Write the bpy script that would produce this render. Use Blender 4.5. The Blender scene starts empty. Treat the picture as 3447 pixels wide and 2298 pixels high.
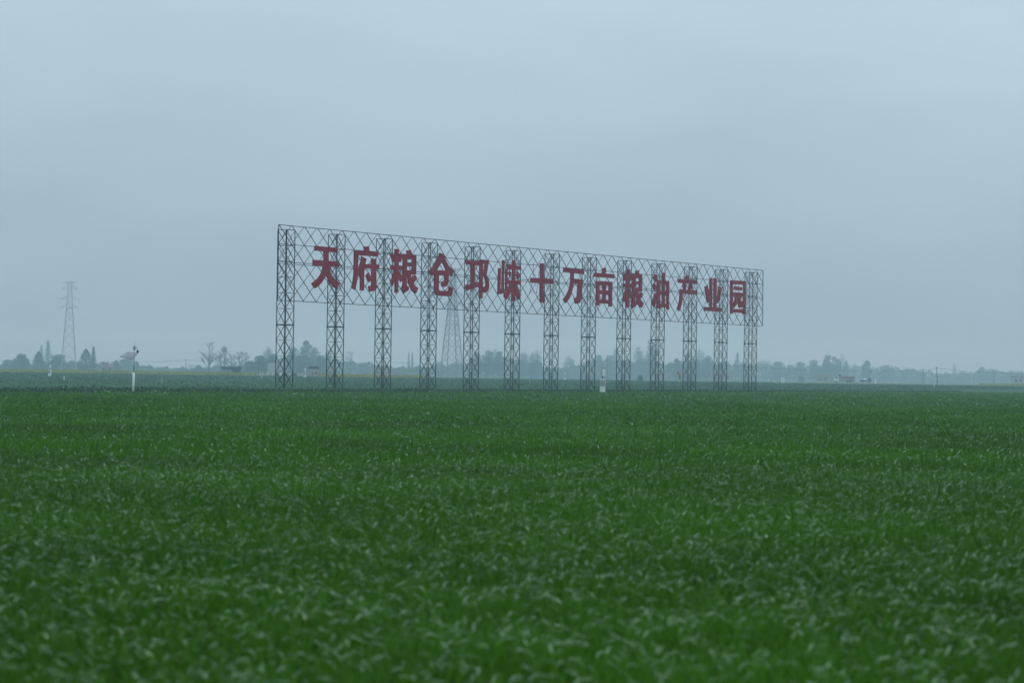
import bpy, math, random
import numpy as np
from mathutils import Vector, Matrix
C = bpy.context.scene
COL = C.collection
rng = np.random.default_rng(7)
random.seed(7)

# ------------------------------------------------------------------ camera
FOC, PITCH, ROLL, EYE = 7328.0, 0.01611, 0.0142, 2.3     # focal length in photo pixels (3447 wide)
cp, sp = math.cos(PITCH), math.sin(PITCH)
cr, sr = math.cos(ROLL), math.sin(ROLL)
RGT, UPV, FWD = Vector((1, 0, 0)), Vector((0, -sp, cp)), Vector((0, cp, sp))
camd = bpy.data.cameras.new('camera')
cam = bpy.data.objects.new('camera', camd)
COL.objects.link(cam)
C.camera = cam
e1 = RGT * cr + UPV * sr
e2 = UPV * cr - RGT * sr
cam.matrix_world = Matrix(((e1.x, e2.x, -FWD.x, 0), (e1.y, e2.y, -FWD.y, 0), (e1.z, e2.z, -FWD.z, EYE), (0, 0, 0, 1)))
camd.sensor_width = 36.0
camd.lens = FOC / 3447.0 * 36.0
camd.clip_start, camd.clip_end = 0.5, 9000.0
camd.dof.use_dof = True
camd.dof.focus_distance = 285.0
camd.dof.aperture_fstop = 1.9

# ------------------------------------------------------------------ sky, sun, exposure
SUN_EL, SUN_AZ = math.radians(48), math.radians(60)      # a high hidden sun behind the cloud, to the right
w = bpy.data.worlds.new('World')
C.world = w
w.use_nodes = True
nt = w.node_tree
for n in list(nt.nodes): nt.nodes.remove(n)
N = nt.nodes.new
def lk(a, b): nt.links.new(a, b)
out = N('ShaderNodeOutputWorld'); bg = N('ShaderNodeBackground'); bg.inputs['Strength'].default_value = 0.1
sky = N('ShaderNodeTexSky'); sky.sky_type = 'NISHITA'; sky.sun_disc = False
sky.sun_elevation = SUN_EL; sky.sun_rotation = SUN_AZ; sky.dust_density = 4.0; sky.air_density = 1.2
tc = N('ShaderNodeTexCoord'); sx = N('ShaderNodeSeparateXYZ'); lk(tc.outputs['Generated'], sx.inputs[0])
ramp = N('ShaderNodeValToRGB')
lk(sx.outputs['Z'], ramp.inputs[0])
cb = ramp.color_ramp
SKYR = [(0.0, (2.6, 3.75, 4.95)), (0.045, (3.42, 4.72, 5.92)), (0.10, (4.22, 5.62, 6.82)), (0.17, (5.1, 6.64, 7.88)), (0.45, (6.5, 8.3, 10.0)), (1.0, (8.6, 10.5, 12.0))]
while len(cb.elements) < len(SKYR): cb.elements.new(0.5)
for el, (p, c) in zip(cb.elements, SKYR): el.position = p; el.color = (*[v / 12 for v in c], 1)
mp = N('ShaderNodeMapping'); mp.inputs['Scale'].default_value = (7, 7, 22); lk(tc.outputs['Generated'], mp.inputs[0])
nz = N('ShaderNodeTexNoise'); nz.inputs['Scale'].default_value = 1.0; nz.inputs['Detail'].default_value = 4.0; nz.inputs['Roughness'].default_value = 0.45
lk(mp.outputs[0], nz.inputs['Vector'])
mr = N('ShaderNodeMapRange'); mr.inputs['From Min'].default_value = 0.25; mr.inputs['From Max'].default_value = 0.75
mr.inputs['To Min'].default_value = 12 * 0.935; mr.inputs['To Max'].default_value = 12 * 1.065
lk(nz.outputs[0], mr.inputs['Value'])
vm = N('ShaderNodeVectorMath'); vm.operation = 'SCALE'; lk(ramp.outputs[0], vm.inputs[0]); lk(mr.outputs[0], vm.inputs['Scale'])
mx = N('ShaderNodeMix'); mx.data_type = 'RGBA'; mx.inputs['Factor'].default_value = 0.94
lk(sky.outputs[0], mx.inputs[6]); lk(vm.outputs[0], mx.inputs[7])
lk(mx.outputs[2], bg.inputs['Color']); lk(bg.outputs[0], out.inputs[0])

sund = bpy.data.lights.new('sun', 'SUN'); sund.energy = 0.5; sund.angle = math.radians(40); sund.color = (1.0, 0.98, 0.95)
sun = bpy.data.objects.new('sun', sund); COL.objects.link(sun)
sun.rotation_euler = Vector((math.sin(SUN_AZ) * math.cos(SUN_EL), math.cos(SUN_AZ) * math.cos(SUN_EL), math.sin(SUN_EL))).to_track_quat('Z', 'Y').to_euler()
sun.location = (0, 0, 80)
C.view_settings.view_transform = 'Standard'
C.view_settings.look = 'None'
C.view_settings.exposure = 0.0
C.view_settings.gamma = 1.0
C.cycles.volume_bounces = 3
C.cycles.max_bounces = 8
C.cycles.diffuse_bounces = 3
C.cycles.transparent_max_bounces = 8
C.cycles.sample_clamp_indirect = 4.0

# ------------------------------------------------------------------ helpers
def at(px, py, d):
    """world point seen at photo pixel (px, py), d metres along the view axis"""
    x, y = px - 1723.5, py - 1149.0
    a, b = x * cr + y * sr, -x * sr + y * cr
    return Vector((0, 0, EYE)) + (FWD + RGT * (a / FOC) - UPV * (b / FOC)) * d
def ss(x): x = np.clip(x, 0, 1); return x * x * (3 - 2 * x)
E0, EDIR = (-39.0, 199.0), Vector((116, 243)).normalized()          # the straight far edge of the near wheat field
def edge(x, y): return -(x - E0[0]) * EDIR.y + (y - E0[1]) * EDIR.x  # metres beyond that edge
def gz(x, y):
    d = np.hypot(x, y)
    return 0.40 * ss((edge(x, y) - 1) / 8) + 1.0 * ss((d - 380) / 500)
def gzf(x, y): return float(gz(np.array(float(x)), np.array(float(y))))
def ground(px, d, py=1270):
    p = at(px, py, d); return Vector((p.x, p.y, gzf(p.x, p.y)))
def hor(px): return 1149 + FOC * math.tan(PITCH) + ROLL * (px - 1723.5)
def M_PX(d): return d / FOC                                           # metres per photo pixel at d

def mat(name, col, rough=0.7, metal=0.0, var=0.25, scale=1.5, bump=0.0, spec=0.4):
    m = bpy.data.materials.new(name); m.use_nodes = True
    t = m.node_tree; b = t.nodes['Principled BSDF']
    b.inputs['Roughness'].default_value = rough; b.inputs['Metallic'].default_value = metal
    b.inputs['Specular IOR Level'].default_value = spec
    g = t.nodes.new('ShaderNodeTexCoord'); n = t.nodes.new('ShaderNodeTexNoise')
    n.inputs['Scale'].default_value = scale; n.inputs['Detail'].default_value = 5.0
    t.links.new(g.outputs['Object'], n.inputs['Vector'])
    r = t.nodes.new('ShaderNodeMapRange')
    r.inputs['From Min'].default_value = 0.3; r.inputs['From Max'].default_value = 0.7
    r.inputs['To Min'].default_value = 1 - var; r.inputs['To Max'].default_value = 1 + var
    t.links.new(n.outputs[0], r.inputs['Value'])
    v = t.nodes.new('ShaderNodeVectorMath'); v.operation = 'SCALE'
    v.inputs[0].default_value = col; t.links.new(r.outputs[0], v.inputs['Scale'])
    t.links.new(v.outputs[0], b.inputs['Base Color'])
    if bump:
        bp = t.nodes.new('ShaderNodeBump'); bp.inputs['Strength'].default_value = bump; bp.inputs['Distance'].default_value = 0.3
        t.links.new(n.outputs[0], bp.inputs['Height']); t.links.new(bp.outputs[0], b.inputs['Normal'])
    return m
def leafmat(name, c1, c2, rough=0.45, trans=0.25, nscale=0.12, c3=None, spec=0.5):
    """foliage: colour varies leaf by leaf and in broad patches, some light passes through"""
    m = bpy.data.materials.new(name); m.use_nodes = True
    t = m.node_tree; b = t.nodes['Principled BSDF']; o = t.nodes['Material Output']
    g = t.nodes.new('ShaderNodeNewGeometry'); rr = t.nodes.new('ShaderNodeValToRGB')
    t.links.new(g.outputs['Random Per Island'], rr.inputs[0])
    rr.color_ramp.elements[0].color = (*c1, 1); rr.color_ramp.elements[1].color = (*c2, 1)
    if c3:
        rr.color_ramp.elements[1].position = 0.9
        e = rr.color_ramp.elements.new(1.0); e.color = (*c3, 1)
    tcx = t.nodes.new('ShaderNodeTexCoord'); n = t.nodes.new('ShaderNodeTexNoise'); n.inputs['Scale'].default_value = nscale
    n.inputs['Detail'].default_value = 4.0
    t.links.new(tcx.outputs['Object'], n.inputs['Vector'])
    r = t.nodes.new('ShaderNodeMapRange'); r.inputs['From Min'].default_value = 0.3; r.inputs['From Max'].default_value = 0.7
    r.inputs['To Min'].default_value = 0.72; r.inputs['To Max'].default_value = 1.28
    t.links.new(n.outputs[0], r.inputs['Value'])
    v = t.nodes.new('ShaderNodeVectorMath'); v.operation = 'SCALE'
    t.links.new(rr.outputs[0], v.inputs[0]); t.links.new(r.outputs[0], v.inputs['Scale'])
    t.links.new(v.outputs[0], b.inputs['Base Color'])
    b.inputs['Roughness'].default_value = rough; b.inputs['Specular IOR Level'].default_value = spec
    tr = t.nodes.new('ShaderNodeBsdfTranslucent'); t.links.new(v.outputs[0], tr.inputs['Color'])
    ms = t.nodes.new('ShaderNodeMixShader'); ms.inputs[0].default_value = trans
    t.links.new(b.outputs[0], ms.inputs[1]); t.links.new(tr.outputs[0], ms.inputs[2]); t.links.new(ms.outputs[0], o.inputs['Surface'])
    return m

M = dict(
    steel=mat('dark painted steel', (0.016, 0.023, 0.028), 0.7, 0.0, 0.35, 0.8, 0.0, 0.15),
    red=mat('faded red sheet metal', (0.27, 0.008, 0.024), 0.7, 0.0, 0.2, 0.35, 0.0, 0.05),
    galv=mat('galvanised steel', (0.33, 0.36, 0.37), 0.6, 0.1, 0.15, 0.3),
    white=mat('white enamel', (0.74, 0.76, 0.76), 0.5, 0.0, 0.08, 2.0),
    panel=mat('dull white panels', (0.46, 0.49, 0.5), 0.7, 0.0, 0.08, 1.0),
    cream=mat('cream paint', (0.62, 0.56, 0.40), 0.7, 0.0, 0.12, 2.0),
    yellow=mat('yellow plastic', (0.34, 0.27, 0.12), 0.5, 0.0, 0.12, 4.0),
    grey=mat('grey painted metal', (0.32, 0.33, 0.34), 0.6, 0.0, 0.15, 3.0),
    black=mat('black plastic', (0.012, 0.013, 0.014), 0.4, 0.0, 0.2, 5.0),
    solar=mat('solar cells', (0.26, 0.28, 0.31), 0.3, 0.0, 0.12, 3.0),
    concrete=mat('weathered concrete', (0.24, 0.24, 0.23), 0.9, 0.0, 0.2, 1.0, 0.3),
    wire=mat('cable sheath', (0.03, 0.03, 0.03), 0.7, 0.0, 0.1, 1.0),
    darkroof=mat('dark roof sheeting', (0.045, 0.048, 0.06), 0.8, 0.0, 0.25, 0.6),
    plaster=mat('grey pink plaster', (0.36, 0.31, 0.29), 0.9, 0.0, 0.15, 0.8),
    whitewall=mat('pale house wall', (0.36, 0.37, 0.38), 0.9, 0.0, 0.12, 0.5),
    tile=mat('dull roof tile', (0.13, 0.12, 0.12), 0.9, 0.0, 0.25, 0.7),
    window=mat('dark window glass', (0.03, 0.035, 0.04), 0.15, 0.0, 0.1, 1.0),
    rubber=mat('tyre rubber', (0.02, 0.02, 0.02), 0.9, 0.0, 0.2, 3.0),
    cargo=mat('brown grey cargo box', (0.22, 0.175, 0.17), 0.8, 0.0, 0.2, 1.0),
    cargolight=mat('pale side board', (0.40, 0.35, 0.34), 0.8, 0.0, 0.15, 1.0),
    blue=mat('blue truck paint', (0.08, 0.15, 0.28), 0.5, 0.0, 0.12, 1.5),
    bark=mat('grey brown bark', (0.075, 0.062, 0.05), 0.95, 0.0, 0.3, 2.0),
    ground=mat('far green crop', (0.020, 0.084, 0.034), 0.9, 0.0, 0.35, 0.02, 0.0, 0.2),
    road=mat('pale dry road bank', (0.13, 0.145, 0.09), 0.95, 0.0, 0.2, 0.15),
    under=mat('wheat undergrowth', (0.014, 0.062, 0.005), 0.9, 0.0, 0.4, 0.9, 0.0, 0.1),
    wheat=leafmat('wheat leaves', (0.042, 0.142, 0.004), (0.071, 0.205, 0.009), 0.5, 0.38, 0.10, None, 0.10),
    waxglint=leafmat('drooping wheat leaves with painted sky glint', (0.08, 0.20, 0.045), (0.22, 0.36, 0.17), 0.2, 0.15, 0.10, None, 0.8),  # wax gives the gloss; the paler colour paints sky glint on folded tips
    weed=leafmat('dark weeds', (0.015, 0.052, 0.018), (0.027, 0.082, 0.028), 0.6, 0.2, 0.3),
    crop=leafmat('far crop leaves', (0.020, 0.080, 0.022), (0.036, 0.125, 0.034), 0.5, 0.2, 0.03),
    rape=leafmat('rape blossom', (0.14, 0.19, 0.04), (0.40, 0.36, 0.06), 0.7, 0.3, 0.05),
    leaf=leafmat('evergreen leaves', (0.010, 0.032, 0.020), (0.022, 0.058, 0.034), 0.55, 0.2, 0.15),
    leafmid=leafmat('olive leaves', (0.022, 0.043, 0.026), (0.042, 0.074, 0.042), 0.55, 0.25, 0.15),
    leafpale=leafmat('pale spring leaves', (0.05, 0.065, 0.03), (0.085, 0.10, 0.05), 0.6, 0.3, 0.15),
)

def tag(o, label=None, cat=None, group=None, kind=None):
    if label: o['label'] = label
    if cat: o['category'] = cat
    if group: o['group'] = group
    if kind: o['kind'] = kind
    return o
def empty(name, loc, rz=0.0):
    o = bpy.data.objects.new(name, None); COL.objects.link(o)
    o.location = loc; o.rotation_euler = (0, 0, rz); o.empty_display_size = 0.5
    return o
class MB:
    """collects boxes, bars, tubes, prisms; build() links them as ONE mesh object (coordinates local to the thing)"""
    def __init__(s): s.v = []; s.f = []
    def add(s, vs, fs):
        k = len(s.v); s.v += [tuple(v) for v in vs]; s.f += [tuple(i + k for i in f) for f in fs]; return s
    def box(s, x0, x1, y0, y1, z0, z1):
        return s.add([(x0, y0, z0), (x1, y0, z0), (x1, y1, z0), (x0, y1, z0), (x0, y0, z1), (x1, y0, z1), (x1, y1, z1), (x0, y1, z1)],
                     [(0, 3, 2, 1), (4, 5, 6, 7), (0, 1, 5, 4), (1, 2, 6, 5), (2, 3, 7, 6), (3, 0, 4, 7)])
    def tube(s, a, b, r0, r1=None, n=6, cap=True):
        a, b = Vector(a), Vector(b); r1 = r0 if r1 is None else r1
        d = (b - a)
        if d.length < 1e-6: return s
        d.normalize(); q = d.cross(Vector((0, 0, 1)) if abs(d.z) < 0.9 else Vector((1, 0, 0))).normalized(); p = d.cross(q)
        vs = []
        for c, r in ((a, r0), (b, r1)):
            for i in range(n):
                t = 2 * math.pi * (i + 0.5) / n; vs.append(c + q * (math.cos(t) * r) + p * (math.sin(t) * r))
        fs = [(i, (i + 1) % n, n + (i + 1) % n, n + i) for i in range(n)]
        if cap: fs += [tuple(range(n - 1, -1, -1)), tuple(range(n, 2 * n))]
        return s.add(vs, fs)
    def bar(s, a, b, w): return s.tube(a, b, w * 0.7071, n=4)
    def lathe(s, prof, c=(0, 0, 0), n=14):
        vs = []; fs = []
        for r, z in prof:
            for i in range(n):
                t = 2 * math.pi * i / n; vs.append((c[0] + r * math.cos(t), c[1] + r * math.sin(t), c[2] + z))
        for k in range(len(prof) - 1):
            for i in range(n): fs.append((k * n + i, k * n + (i + 1) % n, (k + 1) * n + (i + 1) % n, (k + 1) * n + i))
        fs += [tuple(range(n - 1, -1, -1)), tuple(range((len(prof) - 1) * n, len(prof) * n))]
        return s.add(vs, fs)
    def prism(s, pts, y0, y1):
        """polygon in x,z pushed from y0 to y1"""
        n = len(pts); vs = [(x, y0, z) for x, z in pts] + [(x, y1, z) for x, z in pts]
        a = sum(pts[i][0] * pts[(i + 1) % n][1] - pts[(i + 1) % n][0] * pts[i][1] for i in range(n))
        f = list(range(n)); g = list(range(2 * n - 1, n - 1, -1))
        fs = [tuple(f), tuple(g)] + [((i + 1) % n, i, n + i, n + (i + 1) % n) for i in range(n)]
        if (a < 0) != (y0 > y1): fs = [tuple(reversed(q)) for q in fs]
        return s.add(vs, fs)
    def build(s, name, m, parent=None, loc=(0, 0, 0), smooth=False):
        me = bpy.data.meshes.new(name); me.from_pydata(s.v, [], s.f); me.update()
        me.materials.append(M[m])
        if smooth:
            me.polygons.foreach_set('use_smooth', np.ones(len(me.polygons), dtype=bool))
        o = bpy.data.objects.new(name, me); COL.objects.link(o); o.location = loc
        if parent: o.parent = parent
        return o
def copy_tree(o, parent=None):
    c = o.copy(); COL.objects.link(c); c.parent = parent
    for ch in list(o.children): copy_tree(ch, c)
    return c
def quads(name, verts, faces, mats, mi=None, parent=None, smooth=False, loc=(0, 0, 0)):
    """fast mesh from arrays: verts (n,3), faces (m,4)"""
    me = bpy.data.meshes.new(name); verts = np.ascontiguousarray(verts, dtype=np.float32); faces = np.ascontiguousarray(faces, dtype=np.int32)
    me.vertices.add(len(verts)); me.vertices.foreach_set('co', verts.ravel())
    me.loops.add(faces.size); me.loops.foreach_set('vertex_index', faces.ravel())
    me.polygons.add(len(faces)); me.polygons.foreach_set('loop_start', np.arange(0, faces.size, faces.shape[1], dtype=np.int32))
    for m in mats: me.materials.append(M[m])
    if mi is not None: me.polygons.foreach_set('material_index', np.ascontiguousarray(mi, dtype=np.int32))
    if smooth: me.polygons.foreach_set('use_smooth', np.ones(len(faces), dtype=bool))
    me.update(calc_edges=True); me.validate()
    o = bpy.data.objects.new(name, me); COL.objects.link(o); o.location = loc
    if parent: o.parent = parent
    return o
def leaf_cards(P, size, flat=0.35):
    """one small four-sided leaf clump at each point of P (n,3), turned at random"""
    n = len(P); a = rng.normal(size=(n, 3)); a /= np.linalg.norm(a, axis=1)[:, None]
    b = rng.normal(size=(n, 3)); b[:, 2] *= flat + 0.6; b -= a * (a * b).sum(1)[:, None]; b /= np.linalg.norm(b, axis=1)[:, None]
    sz = (size * rng.uniform(0.6, 1.4, n))[:, None]
    v = np.stack([P - a * sz * .6, P - b * sz * .34, P + a * sz * .6, P + b * sz * .34], 1).reshape(-1, 3)
    return v, np.arange(4 * n).reshape(-1, 4)

# ------------------------------------------------------------------ ground
def spaced(lo, hi, flo, fhi, step, grow):
    a = list(np.arange(flo, fhi + 0.1, step)); s = step
    while a[-1] < hi: s *= grow; a.append(a[-1] + s)
    s = step
    while a[0] > lo: s *= grow; a.insert(0, a[0] - s)
    return np.array(a)
gx = spaced(-3000, 3000, -150, 150, 5, 1.18); gy = spaced(-1200, 3500, 100, 520, 5, 1.15)
X, Y = np.meshgrid(gx, gy); Z = gz(X, Y)
nx, ny = len(gx), len(gy)
idx = np.arange(nx * ny).reshape(ny, nx)
F4 = np.stack([idx[:-1, :-1], idx[:-1, 1:], idx[1:, 1:], idx[1:, :-1]], -1).reshape(-1, 4)
tag(quads('ground', np.stack([X, Y, Z], -1).reshape(-1, 3), F4, ['ground'], smooth=True), kind='structure')

# ------------------------------------------------------------------ lettered sign on lattice towers
SA = math.pi / 2 - 0.640592
sign = empty('lattice_sign', (-29.124, 285.453, 0), SA)
tag(sign, 'huge dark steel lattice sign with fourteen big red letters on thirteen tall towers', 'sign')
ZT, ZB, S = 21.64, 11.80, 1.585
XA, XB = -2.5, 122.5
b = MB(); b.bar((XA, 0, ZT), (XB, 0, ZT), .085); b.build('top_chord', 'steel', sign)
b = MB(); b.bar((XA, 0, ZB), (XB, 0, ZB), .085); b.build('bottom_chord', 'steel', sign)
b = MB(); b.bar((XA, .02, ZT - .25 * (ZT - ZB)), (XB, .02, ZT - .25 * (ZT - ZB)), .075); b.build('letter_rail', 'steel', sign)
zm = (ZT + ZB) / 2
b = MB(); b.bar((XA, .02, zm - .11), (XB, .02, zm - .11), .07); b.bar((XA, .02, zm + .13), (XB, .02, zm + .13), .07); b.build('letter_rail', 'steel', sign)
for x in (XA, XB):
    b = MB(); b.bar((x, 0, ZB), (x, 0, ZT), .09); b.build('end_post', 'steel', sign)
fw, bk = MB(), MB()
for k in range(-4, 50):
    for m, sgn, yy, ww in ((fw, 1, -.07, .072), (bk, -1, .09, .052)):
        x0, x1 = XA + 2.5 * k, XA + 2.5 * (k + 4)
        za, zb = (ZT, ZB) if sgn > 0 else (ZB, ZT)
        t0, t1 = max(0, (XA - x0) / 10), min(1, (XB - x0) / 10)
        if t1 - t0 < .05: continue
        m.bar((x0 + 10 * t0, yy, za + (zb - za) * t0), (x0 + 10 * t1, yy, za + (zb - za) * t1), ww)
fw.build('front_diagonals', 'steel', sign); bk.build('rear_diagonals', 'steel', sign)
b = MB(); b.bar((58.6 - 4.9, -.12, 19.5), (58.6 - 4.9, -.12, 17.0), .05); b.bar((58.6 - 4.9, -.12, 17.0), (58.6 - 5.9, -.12, 14.6), .05); b.bar((55.2, -.12, 18.3), (54.6, -.12, 14.9), .05)
b.bar((53.6, -.12, 15.0), (54.9, -.12, 15.05), .05)
tag(b.build('loose_bars', 'steel', sign), 'bent thin bars hanging loose in the lattice before the seventh red letter')
# one tower: bracing mesh with four legs, a footing and a thick landing ring as sub-parts
TOPZ = 21.15; STEP = 2.07; h = S / 2
br = MB()
cor = [(-h, -h), (h, -h), (h, h), (-h, h)]
for k in range(11):
    z = TOPZ - STEP * k
    for i in range(4):
        a, c = cor[i], cor[(i + 1) % 4]
        br.bar((*a, z), (*c, z), .05)
        if k < 10:
            br.bar((*a, z), (*c, z - STEP), .05 if i in (0, 2) else .04); br.bar((*c, z), (*a, z - STEP), .04)
    if k in (0, 2, 4): br.bar((-h, -h, z), (h, h, z), .05)
tw = br.build('lattice_tower', 'steel', sign, (0, h + .12, 0))
for c in cor:
    b = MB(); b.bar((*c, 0), (*c, TOPZ), .085); b.build('leg', 'steel', tw)
b = MB()
zr = TOPZ - 6 * STEP
for i in range(4):
    a, c = cor[i], cor[(i + 1) % 4]; b.bar((a[0] * 1.03, a[1] * 1.03, zr - .07), (c[0] * 1.03, c[1] * 1.03, zr - .07), .13)
b.build('landing_ring', 'steel', tw)
b = MB(); b.box(-h - .3, h + .3, -h - .3, h + .3, -.2, .18); b.build('footing', 'concrete', tw)
for k in range(1, 13):
    c = copy_tree(tw, sign); c.location = (10 * k, h + .12, 0)
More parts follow.
